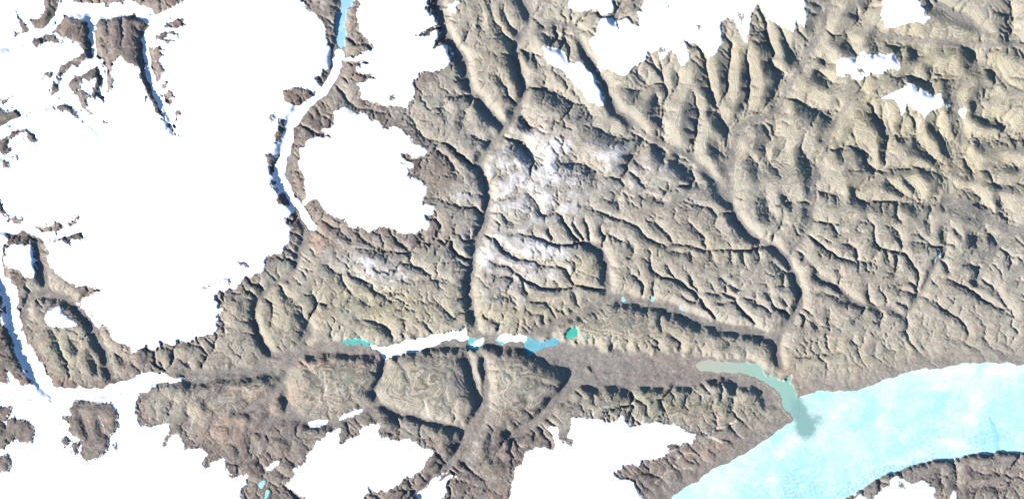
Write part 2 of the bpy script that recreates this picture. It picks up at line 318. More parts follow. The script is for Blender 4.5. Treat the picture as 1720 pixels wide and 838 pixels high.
# smaller streams per sheet: (half floor, wall width, depth), lines
STREAM = {
 'A': ((.8, 7, .22), 'A 590,90 600,170 590,240;520,100 535,180 530,260;640,90 665,150 660,190;480,150 520,230'),
 'B': ((1.0, 11, .34), 'B 415,430 430,480 480,545 560,530;920,470 1000,462 1050,470;910,480 915,540;1020,520 1005,600;780,640 830,690 840,720 830,760;740,540 780,630 840,690 930,690;930,690 1000,760 1060,800;1040,660 1140,685;1100,60 1090,130;1130,0 1150,90 1200,170 1250,200;1170,360 1240,480;1080,480 1150,560 1180,580;840,700 960,790 970,838;1040,120 1020,200;1230,650 1271,690;1190,20 1220,120 1271,150'),
 'C': ((1.2, 20, .42), 'C 945,290 955,420 1005,530 1050,640 1062,720;1140,240 1155,400 1150,480 1100,590 1062,650;1271,540 1170,560 1080,640;720,300 735,400 760,460 730,560 725,640 740,700;820,335 800,420 765,470;880,450 910,540 895,640 890,700 875,755;690,440 720,500 715,570;270,140 262,200 228,245;215,140 222,180 190,212;30,230 80,260 130,270;90,420 170,425 230,460 300,500;400,618 450,640 520,672 620,655;400,590 380,550 340,490 260,360;560,800 600,740 640,680;940,540 1010,540;30,560 80,610;560,430 610,445 650,410 720,400;1000,760 1000,700;1150,750 1200,810;1230,690 1230,790;680,700 740,740;760,770 820,790 870,838;1060,260 1050,380 1040,480;1230,300 1271,320;0,670 60,700 100,760;250,790 340,790 400,830'),
 'D': ((1.0, 22, .46), 'D 740,640 760,700 830,760 870,820;600,830 600,720 620,655 690,655 740,640;540,540 600,600 615,655;440,640 470,700 512,735 525,800;680,570 678,640;860,620 905,690 940,760 930,800;980,580 970,690 950,760;1000,640 1080,690 1200,670 1271,660;1160,390 1080,480 1030,540;960,370 830,360 810,420;640,205 660,260;430,150 430,210 470,270;320,150 360,175 420,150 500,80 540,0;250,140 270,170 230,240 180,310;150,160 170,260 180,310;100,160 150,260;30,310 110,360 90,450 60,520;280,290 350,310;250,330 320,370;150,480 250,520 340,550;190,720 230,780 270,810;60,560 72,640 20,700 10,760 20,800;120,690 80,760 40,800;350,720 430,700;760,290 750,250;1100,310 1150,370 1160,390;1030,250 1050,300;780,570 870,640 905,740;960,740 1010,800 1020,838;1050,560 1180,600 1205,655;1215,20 1215,160;840,310 830,350;560,220 570,260;690,360 740,380 800,400;460,40 470,110;20,160 60,260'),
 'F': ((.9, 8, .30), 'F 870,210 865,260 890,310 890,360 830,400 730,440;650,350 700,390 730,440 640,450 520,430;930,385 960,440 1020,475;1050,230 1100,260 1085,340 1035,420;940,210 1000,225 1060,225;780,580 740,600 700,640 600,640 540,600 470,540;780,580 870,570 930,580;240,650 280,660 295,710 262,760 255,838;40,670 90,690 80,780;500,770 600,780 660,838;1140,180 1180,190 1271,160;1120,110 1150,90 1200,70 1271,30;1110,490 1190,500 1271,540;1130,550 1200,560 1250,570;1150,370 1200,430 1271,470;1080,720 1120,770 1190,790;1170,650 1250,660;0,590 30,600 40,660;120,610 150,660;600,230 640,200;330,290 400,330 460,380;460,330 540,400 640,440;300,690 360,700 420,640;430,700 480,660 540,680;620,690 680,660;1190,250 1240,300;870,690 920,720 960,770 1000,740;200,740 250,770;930,410 1000,500 1030,540;800,350 830,390;1030,340 1035,420;720,490 800,520 850,560;340,500 420,560 440,620'),
 'G': ((.6, 5.5, .32), 'G 0,355 100,365 200,400 270,410 330,400 370,405 430,430;210,245 260,300 290,360 330,400;60,150 120,210 150,270 210,245;355,280 375,360 380,400;0,465 100,480 170,515 250,510 280,570 320,605 450,620;0,530 80,590 160,620 250,610 320,605;330,210 420,250 500,270 560,300 620,320 640,370 700,400 760,410 830,400 920,430 960,435;960,435 1060,430 1130,440 1190,430 1220,410;850,300 900,340 935,370 940,430;935,350 980,310 1000,240 900,215;680,300 730,320 760,370 780,400;670,420 670,500 690,560 780,570 820,600 900,650 930,690 980,750;760,510 780,550 820,590;860,550 870,600 910,640;1140,580 1100,630 1060,610 1020,570;960,590 1010,640 1080,660 1110,720 1180,790;580,540 640,600 640,640;560,380 600,430 570,470;460,290 430,330 450,370 440,420;460,60 520,100 560,50 570,0;520,240 500,170 560,110;720,190 750,150 790,120 930,115;1000,690 1080,690;1180,640 1190,700;1240,620 1250,670;150,790 150,750;230,640 250,610;320,700 300,640;720,740 720,790 735,838;180,330 200,380;820,650 890,690 900,650;50,600 70,640;100,680 180,690;480,350 530,390;620,170 700,180 740,200;640,130 620,80;1060,560 1110,540;930,640 1000,640 1020,660;1190,440 1200,480;1110,440 1120,480;1060,440 1070,490;960,435 970,480;1080,300 1060,260;1110,330 1090,290;1140,365 1110,330;850,430 870,470;760,440 850,450;1100,650 1200,690 1260,740;1020,600 1060,660;300,310 340,380;90,340 120,370;460,340 480,370;700,560 690,610 690,640'),
 'H': ((.7, 7, .32), 'H 470,290 540,300 540,370 560,420 620,440 700,440 720,490 760,540 760,590 740,650;400,400 460,430 465,480;270,400 330,440 380,480 480,490 550,490 560,440;230,490 260,510 265,570 380,620;380,500 380,580;180,440 220,460 200,480;510,610 520,680 560,700;640,620 700,630 750,650;660,680 700,700;830,600 870,560 930,580 1000,620 1080,670 1160,720 1230,750;790,660 860,700 920,740 990,790 1010,838;1080,580 1130,630 1180,690 1210,740;910,300 940,340 970,380;640,330 680,380 690,410;720,400 800,400 850,420;450,240 440,280 350,310 320,300 280,290;250,640 320,640 390,680;80,200 110,270 60,370 30,360;640,560 660,520;900,400 880,470 900,540;660,190 660,280;700,770 715,800 700,838;0,640 40,650;60,500 110,540 110,600;30,700 100,730;90,660 120,700 110,740;460,700 500,720 480,760 450,780;590,770 570,740;570,800 590,750;330,300 350,330;510,270 520,300;600,440 610,480;650,440 660,490;880,330 890,400;940,400 900,400;1050,510 1050,580 1040,600;1000,500 1050,520;1200,430 1190,470 1210,500;760,360 810,400;420,640 430,670;810,250 815,350;200,720 230,740;200,700 210,790;250,770 270,800;320,740 330,790;760,630 720,580 660,600;350,370 380,350;1110,600 1130,640'),
 'Hh': ((1.0, 16, .36), 'H 860,60 860,180 770,212 650,195 600,190 520,200 460,180;450,50 530,45 620,45 700,35 760,30 860,60;590,70 640,130 680,160 760,200;680,70 740,130 770,190;900,70 910,160 880,180;450,190 460,130 560,60;540,60 500,100 460,130;1090,100 1200,120 1271,100;1040,30 1110,50 1190,10 1250,30;940,130 1040,160 1090,230;1160,160 1180,250;1200,230 1195,300;1150,370 1090,350 1040,370;0,10 60,40 120,10;100,170 150,200;20,160 40,250;280,150 370,160'),
 'I': ((.8, 8, .30), 'I 270,50 290,120 330,190;350,60 380,120;150,90 200,140;440,150 470,220;640,170 680,220;755,130 790,180 795,220;900,170 925,210;1040,80 1020,150 960,210;560,110 600,170;1100,190 1200,205;1140,250 1050,330 1000,380;850,330 820,420;940,420 880,500;1200,500 1230,600;1040,450 1000,560;480,430 500,520;400,430 420,520;1110,580 1060,640'),
 'J': ((.8, 6, .13), 'J 230,190 270,215;330,270 340,360 360,440;310,340 260,430;560,210 590,240;710,310 730,380;840,330 820,400 840,450;700,180 760,260 720,320;880,280 840,330;910,290 920,350;0,230 100,240;200,540 280,560;880,590 940,660;690,470 720,520;480,60 530,100;300,100 330,130;1200,270 1160,330;1200,200 1240,250;230,330 300,340;450,260 470,350;600,500 660,520;1160,500 1120,590;1200,560 1150,640;90,700 150,740;960,390 1020,330;850,660 940,650'),
 'K': ((.7, 6, .24), 'K 560,320 630,370;650,370 660,430;790,290 740,340 690,360;720,350 730,390;610,380 560,440;940,540 1000,560 1050,600;710,0 760,40 810,60 835,110;430,95 465,125;1050,100 1070,70 1100,50;960,400 980,360;1060,430 1080,350;1020,290 1015,350;840,380 850,340;470,410 580,370;220,200 240,240;90,340 60,400;130,270 200,280;740,610 800,640;830,630 900,700;680,700 760,720;700,760 780,700 830,720;760,650 850,690 890,700;600,750 680,800;640,700 720,720;920,600 940,660;1100,540 1200,500;900,460 920,530 1000,500 1080,460;390,330 400,360;300,390 350,350'),
 'L': ((.7, 7, .28), 'L 410,180 405,130 350,125 280,135 200,150;715,0 695,40 740,100 830,180;690,70 710,120;500,50 470,110;555,90 545,140;870,60 960,65 1020,90 1080,130 1085,185;1010,20 1000,70;1060,50 1120,100 1200,140;40,375 90,390 120,420;935,640 940,700 950,780;1000,680 1080,720 1160,700;430,60 470,90;600,100 640,120;760,60 800,120 830,180;1150,60 1230,120;1190,780 1271,740;1000,800 1090,760 1180,790;860,690 870,760'),
}

# pale threads: late snow and gravel lying in creek beds
VEIN = 'K 910,520 960,520 1010,490 1060,475 1085,455;K 900,460 905,500 930,525 1040,560;K 690,760 740,710 770,700;K 640,690 670,620 740,620 800,600;K 380,440 420,400 480,385 590,370;K 630,470 645,420;K 800,640 860,610 920,640 945,655;K 760,660 800,690 880,690;K 1030,560 960,540 920,530;F 470,460 540,540 640,640;F 500,450 560,560 660,640;F 520,570 620,600 740,560;F 460,540 560,600 640,640;F 560,500 660,500 720,560;F 340,380 420,400 520,430;F 380,350 430,430;J 330,250 340,300 330,350 350,430;J 340,330 345,290;J 870,265 850,300 820,320 840,430;J 910,280 905,330 890,380;J 700,240 700,280;J 470,300 490,350;J 1160,330 1230,300;I 480,430 500,500 530,545;I 470,440 500,480;I 940,440 930,500;I 1020,470 1000,520;L 200,155 160,130 150,60 155,20;C 420,400 500,400 600,430 700,400;D 600,490 620,560;D 690,520 680,570;D 800,545 760,600;C 720,580 740,690;E 130,360 200,350;K 420,200 470,170 590,150 640,170;K 415,190 480,235 520,240;B 1170,350 1190,440 1230,480;B 960,100 1010,180;B 580,500 700,540 760,610'

# single hills: centre, half axes, angle, height
KNOLL = [(466, 748, 19, 14, 10, .30), (441, 746, 7, 16, 10, .26), (408, 704, 13, 9, 0, .24), (429, 742, 8, 17, 10, .22), (367, 725, 16, 10, 0, .22), (811, 748, 12, 28, 18, .30),
         (783, 687, 17, 21, 10, .30), (465, 684, 11, 15, -20, .28), (651, 714, 15, 10, 0, .26), (745, 742, 14, 20, -10, .28), (617, 710, 12, 7, 0, .2), (880, 738, 16, 9, -20, .22),
         (905, 756, 18, 9, -30, .22), (330, 690, 14, 18, 20, .2), (300, 660, 20, 12, -10, .2), (385, 760, 12, 15, 0, .2), (420, 790, 18, 12, 0, .22), (345, 700, 10, 14, 30, .16),
         (520, 725, 16, 8, 10, .2), (480, 785, 12, 9, 0, .22), (745, 800, 14, 10, 0, .2), (720, 775, 18, 8, -35, .22), (830, 790, 20, 14, 0, .2), (390, 640, 30, 10, 5, .16), (425, 645, 22, 12, 0, .18),
         (275, 600, 12, 14, 0, .2), (235, 600, 10, 16, 0, .2), (310, 590, 14, 14, 0, .2), (1190, 765, 12, 8, 20, .2), (1160, 780, 14, 9, 10, .2), (1130, 800, 14, 12, 0, .2), (1215, 745, 14, 8, 10, .18),
         (390, 520, 16, 22, 0, .22), (480, 530, 24, 22, 0, .2), (100, 600, 26, 20, 10, .16), (145, 610, 12, 24, -20, .2), (75, 580, 14, 20, 0, .18), (940, 455, 22, 18, 0, .14), (1650, 770, 20, 10, 0, .16)]
# ---------------------------------------------------------------- classes on the grid
def chamfer(mask, reach):
    """distance in map steps from mask, up to reach (on a grid twice as coarse)"""
    m = mask[::2, ::2]
    d = np.where(m, 0.0, 1e6)
    s = 2 * STEP
    for _ in range(int(reach / s) + 1):
        p = np.pad(d, 1, constant_values=1e6)
        d = np.minimum.reduce([d, p[:-2, 1:-1] + s, p[2:, 1:-1] + s, p[1:-1, :-2] + s, p[1:-1, 2:] + s,
                               p[:-2, :-2] + 1.414 * s, p[2:, 2:] + 1.414 * s, p[:-2, 2:] + 1.414 * s, p[2:, :-2] + 1.414 * s])
    d = np.minimum(d, reach)
    return upsample(d, X.shape)


def upsample(a, shape):
    ny, nx = shape
    fy = np.clip(np.arange(ny) / 2.0, 0, a.shape[0] - 1.001); fx = np.clip(np.arange(nx) / 2.0, 0, a.shape[1] - 1.001)
    iy = fy.astype(int); ix = fx.astype(int); ty = (fy - iy)[:, None]; tx = (fx - ix)[None, :]
    a00 = a[np.ix_(iy, ix)]; a01 = a[np.ix_(iy, ix + 1)]; a10 = a[np.ix_(iy + 1, ix)]; a11 = a[np.ix_(iy + 1, ix + 1)]
    return (a00 * (1 - tx) + a01 * tx) * (1 - ty) + (a10 * (1 - tx) + a11 * tx) * ty


SNOW0, ROCK0, GLAC0, FLAT0, WATER0 = 1, 100, 200, 300, 400
cls = np.zeros(X.shape, np.int32)
for k, s in enumerate(SNOW):
    cls[inpoly(P(s[3]), RX if s[4] else WX, RY if s[4] else WY)] = SNOW0 + k
for k, (pts, lab) in enumerate(ROCK):
    m = inpoly(P(pts), .5 * (WX + RX), .5 * (WY + RY)) & (cls > 0)
    cls[m] = ROCK0 + k if lab else 0
nr = chamfer((cls >= ROCK0) & (cls < GLAC0), 16)
fing = ridged(13, 311, 2, X * 1.3 - Y * .5, Y * .55 + X * .25) - .05 * nr
cls[(cls == SNOW0) & (nr < 9) & (fing > .95) & (X < 420) & (Y < 470)] = 0
GL = []
for k, (pts, hw, fz, ww, lab) in enumerate(GLACIER):
    p = smooth_line(P(pts)); w, d, t = polydist(p, hw + ww + 40)
    GL.append((w, d, t))
    m = np.zeros(X.shape, bool); m[w] = d < hw + 1.0 + (.45 * hw * fbm(15, 191, 3, .6))[w]
    cls[m & (((cls >= SNOW0) & (cls < GLAC0)) | ((cls == 0) & (k == 9)))] = GLAC0 + k
LX = X + 3.2 * fbm(13, 161, 3, .7); LY = Y + 3.2 * fbm(13, 181, 3, .7)
for sel in (0, 1, 2):       # open water, then the ice lying in it, then the river through the fjord ice
    for k, s in enumerate(FLAT if sel == 1 else WATER):
        if sel == 1:
            cls[inpoly(P(s[3]), *((WX, WY) if k == 0 else (LX, LY)))] = FLAT0 + k
        elif (s[0] == 'river') == (sel == 2):
            cls[inpoly(P(s[3]), LX, LY)] = WATER0 + k
is_snow = (cls >= SNOW0) & (cls < ROCK0)
is_glac = (cls >= GLAC0) & (cls < FLAT0)
is_flat = cls >= FLAT0
is_rock = (cls >= ROCK0) & (cls < GLAC0)
is_land = (cls == 0) | is_rock


def blob(*c):
    """soft regional weight from x, y, radius_x, radius_y, angle in degrees, strength"""
    o = np.zeros(X.shape)
    for x, y, rx, ry, a, s in c:
        ca, sa = math.cos(math.radians(a)), math.sin(math.radians(a))
        u = ((X - x) * ca + (Y - y) * sa) / rx; v = (-(X - x) * sa + (Y - y) * ca) / ry
        o = np.maximum(o, s * np.exp(-(u * u + v * v)))
    return o


def flatlevel():
    z = np.zeros(X.shape)
    for k, s in enumerate(FLAT):
        z[cls == FLAT0 + k] = s[4]
    for k, s in enumerate(WATER):
        z[cls == WATER0 + k] = .045 if s[1] == 'x' else .05
    return z


VZ = 1.38
NLO, JIT = 3.0, .022


def T_floor(f):
    return np.clip(f, 0, 1)


def build():
    t0 = time.time()
    # regional height of the uneroded land
    big = fbm(260, 5, 3)
    pl = .92 + .10 * big
    pl += .22 * sstep(260, -20, Y) * sstep(900, 1000, X)            # ranges along the north edge
    pl += .22 * blob((830, 110, 80, 110, 0, 1.), (1010, 90, 40, 70, 0, .7))
    pl -= .30 * sstep(470, 600, Y) * sstep(1330, 1400, X)           # benches falling to the fjord
    low = blob((150, 790, 260, 130, 0, 1.), (30, 760, 200, 110, 0, 1.))
    pl -= .62 * np.clip(low * 1.3, 0, 1)                            # low ice plain in the southwest
    pl -= .30 * blob((500, 740, 230, 90, 0, 1.))                    # brown hills
    hill = np.clip(sstep(930, 1050, X) * sstep(430, 250, Y) + .8 * sstep(1500, 1600, X) * sstep(480, 380, Y), 0, 1)
    brown = np.clip(blob((480, 730, 210, 70, 0, 1.), (380, 640, 80, 60, 0, .8), (850, 730, 90, 60, 0, .9), (1180, 800, 120, 50, -20, 1.), (1600, 800, 160, 60, 0, .9)), 0, 1)
    hn = fbm(75, 21, 4, .5, VX, VY)
    rn = ridged(60, 31, 3, VX * 1.25, VY * .8)
    pl += hill * (.07 * hn + .03 * rn)
    pl += (1 - hill) * .05 * hn + brown * .07 * fbm(40, 51, 3, .5, VX, VY)
    h = pl.copy()
    # ice caps: a smooth dome over the land
    ice = is_snow | is_rock | is_glac
    din = chamfer(~ice, 130)
    dome = .10 + .34 * (1 - np.exp(-din / 45.0))
    sm = blur(pl, 9)
    w = blur(is_snow.astype(float), 1)
    h = h * (1 - w) + (sm + dome * .8 - .06) * w
    h[is_rock] = (sm + .55 * dome)[is_rock] + .17
    # the southwest ice plain with rock islands standing above it
    isl = np.zeros(X.shape, bool)
    for k in range(len(ROCK)):
        if ROCK[k][0].startswith('I'):
            isl |= cls == ROCK0 + k
    h[isl] += .04
    # fjord shore: land drops to the water
    fj = cls == FLAT0
    df = chamfer(fj, 170)
    shore_s = .05 + .40 * sstep(0, 75, df) + .5 * sstep(60, 125, df)
    head = (Y > 735) & (X > 1400)
    south_w = sstep(550, 575, Y) * sstep(1362, 1330, X)
    cap = shore_s * (1 - south_w) + south_w * (.03 + .55 * sstep(14, 70, df) + .9 * sstep(60, 150, df))
    cap = np.where(head, .10 + .75 * sstep(0, 9, df), cap)
    h = np.where(df < 160, np.minimum(h, np.maximum(cap, 0)), h)
    # valleys
    def carve(h, w, d, t, hw, ww, z0, z1, rough=None):
        z = z0 + (z1 - z0) * t
        s = np.clip((d - hw) / ww, 0, 1)
        s = .82 * (s * s * (3 - 2 * s)) ** .8 + .18 * sstep(0, 3.2, (d - hw) / ww)
        s = np.where(d <= hw, 0, s)
        hh = h[w]
        h[w] = np.where(hh > z, z + (hh - z) * s, hh)
        return h
    for k, (pts, hw, fz, ww, lab) in enumerate(GLACIER):
        w, d, t = GL[k]
        h = carve(h, w, d, t, hw, ww, fz[0], fz[1])
    floor = np.zeros(X.shape)
    vw = np.clip(1 + .5 * fbm(26, 61, 3), .5, 1.6)
    for pts, hw, ww, z0, z1 in VALLEY:
        p = smooth_line(P(pts)); w, d, t = polydist(p, hw * 1.5 + 3.2 * ww)
        v = vw[w]; hw = hw * (.62 if hw < 7 else .85)
        h = carve(h, w, d, t, hw * v, ww * (.75 + .35 * v), z0, z1)
        floor[w] = np.maximum(floor[w], 1 - sstep(hw * v * .9, hw * v * 1.1 + 2.5, d))
    mesa = np.clip(blob((560, 640, 90, 60, 0, 1.), (710, 640, 85, 60, 0, 1.), (890, 645, 80, 55, 0, 1.), (395, 655, 80, 30, 0, .8), (1060, 545, 100, 30, 0, .5)) * 1.5, 0, 1)
    dv = chamfer(floor > .5, 70) + 5 * fbm(40, 291, 3)
    h = h + mesa * is_land * .11 * fbm(48, 295, 3, .45) * sstep(2, 20, dv)
    h = h + mesa * is_land * (.46 * (1 - np.exp(-np.clip(dv, 0, 90) / 28.0)) - .08) * sstep(0, 8, dv)
    for x, y, rx, ry, a, up in KNOLL:
        ca, sa = math.cos(math.radians(a)), math.sin(math.radians(a))
        u = ((VX - x) * ca + (VY - y) * sa) / rx; v = (-(VX - x) * sa + (VY - y) * ca) / ry
        r = np.sqrt(u * u + v * v) * (1 + .16 * hn)
        h = h + np.where(is_land, up * (.55 * (1 - sstep(.75, 1.15, r)) + .45 * np.exp(-r * r * 1.3) - .12 * np.exp(-((r - 1.3) / .22) ** 2)), 0)
    trib = np.zeros(X.shape)
    for key, ((hw, ww, dep), lines) in STREAM.items():
        sh = key[0]
        for ln in lines.split(';'):
            ln = ln.strip()
            p = smooth_line(P(ln if ln[0] == sh else sh + ' ' + ln))
            w, d, t = polydist(p, ww * 2.2)
            v = vw[w]
            a = .45 + .55 * sstep(0, .35, t)
            dd = np.clip((d - hw) / (ww * (.7 + .4 * v)), 0, 2)
            if ww > 12:
                u = np.clip((d - .5 * hw) / (1.45 * ww * (.8 + .3 * v)), 0, 1)
                c = 1.85 * dep * a * (1 - u) ** 1.6 + .13 * a * np.exp(-(d / 1.7) ** 2)
            else:
                c = .84 * dep * a * (np.exp(-2.2 * dd * dd) * .55 + .45 * np.exp(-1.9 * dd))
            trib[w] = np.maximum(trib[w], c)
    room = np.clip((h - .12) / .55, 0, 1)
    dsn = chamfer(is_snow, 24)
    h = h - trib * np.where(is_land, .2 + .8 * sstep(0, 22, dsn), np.where(is_snow, .5 * (1 - sstep(0, 12, din)), 0)) * (.25 + .75 * room)
    # rills: thin winding notches over the plateaus and slopes
    r1 = np.abs(fbm(34, 241, 3, .55, VX * 1.15, VY * .85)); r2 = np.abs(fbm(15, 251, 3, .6, VX, VY))
    rill = .075 * np.exp(-(r1 / .055) ** 2) * sstep(-.5, .4, fbm(90, 261, 2)) + .045 * np.exp(-(r2 / .09) ** 2)
    h = h - np.where(is_land, rill, 0) * (.15 + .85 * room) * (1 - .45 * hill) * (1 - .5 * brown) * (1 - .6 * mesa) * (1 - .6 * isl)
    h0 = h.copy()
    # stream erosion on a grid twice as coarse, then a finer pass
    def erode(h, land, sea, nit, K, D, dx, seed):
        ny, nx = h.shape
        rng = np.random.RandomState(seed)
        flat_n = ny * nx
        for it in range(nit):
            z = (h + rng.rand(ny, nx) * JIT).ravel().tolist()
            rn_ = (.00005 + .004 * rng.rand(flat_n) ** 3).tolist()
            done = bytearray(flat_n); rec = [0] * flat_n; lev = [0] * flat_n
            heap = []
            push, pop = heapq.heappush, heapq.heappop
            edge = np.zeros((ny, nx), bool); edge[0] = edge[-1] = True; edge[:, 0] = edge[:, -1] = True
            edge |= sea
            for i in np.nonzero(edge.ravel())[0].tolist():
                done[i] = 1; rec[i] = i; heap.append((z[i], i))
            heapq.heapify(heap)
            offs = (-1, 1, -nx, nx, -nx - 1, -nx + 1, nx - 1, nx + 1)
            inner = np.ones((ny, nx), bool); inner[0] = inner[-1] = False; inner[:, 0] = inner[:, -1] = False
            inn = bytearray(inner.ravel().astype(np.uint8).tobytes())
            while heap:
                e, i = pop(heap)
                if not inn[i]:
                    nb = [i + o for o in offs if 0 <= i + o < flat_n and abs((i + o) % nx - i % nx) <= 1]
                else:
                    nb = [i + o for o in offs]
                l = lev[i] + 1
                for j in nb:
                    if not done[j]:
                        done[j] = 1; rec[j] = i; lev[j] = l
                        zj = z[j]
                        if zj <= e:
                            zj = e + rn_[j]; z[j] = zj
                        push(heap, (zj, j))
            rec = np.array(rec); lev = np.array(lev)
            order = np.argsort(lev, kind='stable'); ls = lev[order]
            cuts = np.searchsorted(ls, np.arange(ls[-1] + 2))
            A = np.full(flat_n, dx * dx)
            for L in range(ls[-1], 0, -1):
                idx = order[cuts[L]:cuts[L + 1]]
                np.add.at(A, rec[idx], A[idx])
            hf = h.ravel().copy()
            F = (K.ravel() * np.sqrt(A) / dx) * land.ravel()
            F = np.minimum(F, 6.0)
            for L in range(1, ls[-1] + 1):
                idx = order[cuts[L]:cuts[L + 1]]
                r = hf[rec[idx]]
                hf[idx] = np.where(r < hf[idx], (hf[idx] + F[idx] * r) / (1 + F[idx]), hf[idx])
            h = hf.reshape(ny, nx)
            for _ in range(2):
                p = np.pad(h, 1, mode='edge')
                lap = p[:-2, 1:-1] + p[2:, 1:-1] + p[1:-1, :-2] + p[1:-1, 2:] - 4 * h
                h = h + D * land * lap
        return h, A.reshape(ny, nx)
    sea = cls >= FLAT0
    s2 = (slice(None, None, 2), slice(None, None, 2))
    Kmap = (.026 + .014 * hill + 0.008 * brown) * (1 - .7 * mesa) * np.clip(1.0 - .5 * floor, 0, 1)
    Dmap = .012 + .03 * hill
    hc = h[s2] + (.035 * fbm(14, 201, 3) + .05 * (1 - hill) * fbm(44, 205, 3))[s2] * is_land[s2]
    he, A = erode(hc, is_land[s2].astype(float), sea[s2], NIT, Kmap[s2], Dmap[s2], 2 * STEP, 3)
    dh = np.clip(upsample(he - hc, X.shape), -.26, .12)
    h = np.where(is_land, h + dh + .02 * fbm(14, 201, 3) + .05 * (1 - hill) * fbm(44, 205, 3), h)
    area = upsample(np.log(A), X.shape)
    if FINE:
        hf, A2 = erode(h + (.012 * fbm(6, 271, 2) + .05 * (1 - .6 * hill) * fbm(30, 275, 3)) * is_land, is_land.astype(float), sea, FINE, .55 * Kmap, .008 + .02 * hill, STEP, 5)
        h = np.where(is_land, h + np.clip(hf - h, -.16, .05), h)
        area = np.log(A2)
    # every stream cuts a notch whose sides keep one slope
    n = np.clip(area - 2 * math.log(STEP), 0, 20)
    part = (1 - .7 * isl) * (1 - .15 * hill) * (1 - .35 * brown) * (1 - .8 * mesa)
    D = (.165 * sstep(NLO, NLO + .8, n) + .12 * sstep(4.4, 7.5, n)) * part * is_land * (floor < .25) * (.2 + .8 * room) * (.55 + .45 * sstep(-.4, .5, fbm(120, 551, 2)) + .1)
    S = (.90 - .36 * hill) * STEP / 10 * (1 + .5 * fbm(12, 561, 2))
    for _ in range(6):
        p = np.pad(D, 1)
        D = np.maximum.reduce([D, np.maximum.reduce([p[:-2, 1:-1], p[2:, 1:-1], p[1:-1, :-2], p[1:-1, 2:]]) - S,
                               np.maximum.reduce([p[:-2, :-2], p[2:, 2:], p[:-2, 2:], p[2:, :-2]]) - 1.414 * S])
    yy = np.clip(np.arange(NY)[:, None] + 1.5 * fbm(15, 571, 2), 0, NY - 1.001); xx = np.clip(np.arange(NX)[None, :] + 1.5 * fbm(15, 581, 2), 0, NX - 1.001)
    j0 = yy.astype(int); i0 = xx.astype(int); fy = yy - j0; fx = xx - i0
    D = (D[j0, i0] * (1 - fx) + D[j0, i0 + 1] * fx) * (1 - fy) + (D[j0 + 1, i0] * (1 - fx) + D[j0 + 1, i0 + 1] * fx) * fy
    h = h - np.where(is_land & (floor < .6), D, 0)
    # ledges of hard rock along the beds
    hb = h + .10 * fbm(70, 281, 3)
    led = .016 * np.sin(hb * (2 * math.pi / .115)) + .010 * np.sin(hb * (2 * math.pi / .047) + 1.3)
    h = h + np.where(is_land, led * (1 - .5 * hill) * (1 - T_floor(floor)) * sstep(.03, .2, h), 0)
    # crags and gullies too fine for the streams
    steep = np.hypot(*np.gradient(blur(h, 1), STEP / 10.0))
    wall = sstep(.25, .8, steep)
    fine = fbm(7, 211, 3, .6); gul = ridged(11, 221, 2, VX, VY)
    h = h + np.where(is_land, (.007 + .03 * wall * (1 - .6 * hill) + .012 * brown) * fine + .03 * wall * gul * (1 - .5 * hill), 0)
    # ice surfaces
    h = np.where(is_snow, h + .012 * fbm(30, 231, 3), h)
    z = flatlevel()
    fl = blur(is_flat.astype(float), 1)
    h = np.where(is_flat, z, np.where(fl > 0, np.maximum(h, .015), h))
    pond = (cls > FLAT0) & is_flat
    lev = np.zeros(X.shape)
    for k in [FLAT0 + i for i in range(1, len(FLAT))] + [WATER0 + i for i in range(len(WATER))]:
        m = cls == k
        if not m.any():
            continue
        if k < WATER0:
            h[m] = FLAT[k - FLAT0][4]
        else:
            ring = (blur(m.astype(float), 1) > 0) & ~m
            lo = np.percentile(h0[m], 20)
            if WATER[k - WATER0][0] == 'river':
                h[m] = .004
            else:
                h[m] = max(.02, lo - .01)
    h = h * VZ
    steep = np.hypot(*np.gradient(h, STEP / 10.0))
    cliff = is_snow & (steep > 1.0) & (blur(is_land.astype(float), 4) > .1)
    return dict(cliff=cliff, h=h, floor=floor, hill=hill, brown=brown, area=area, steep=steep, wall=wall, df=df, trib=trib)
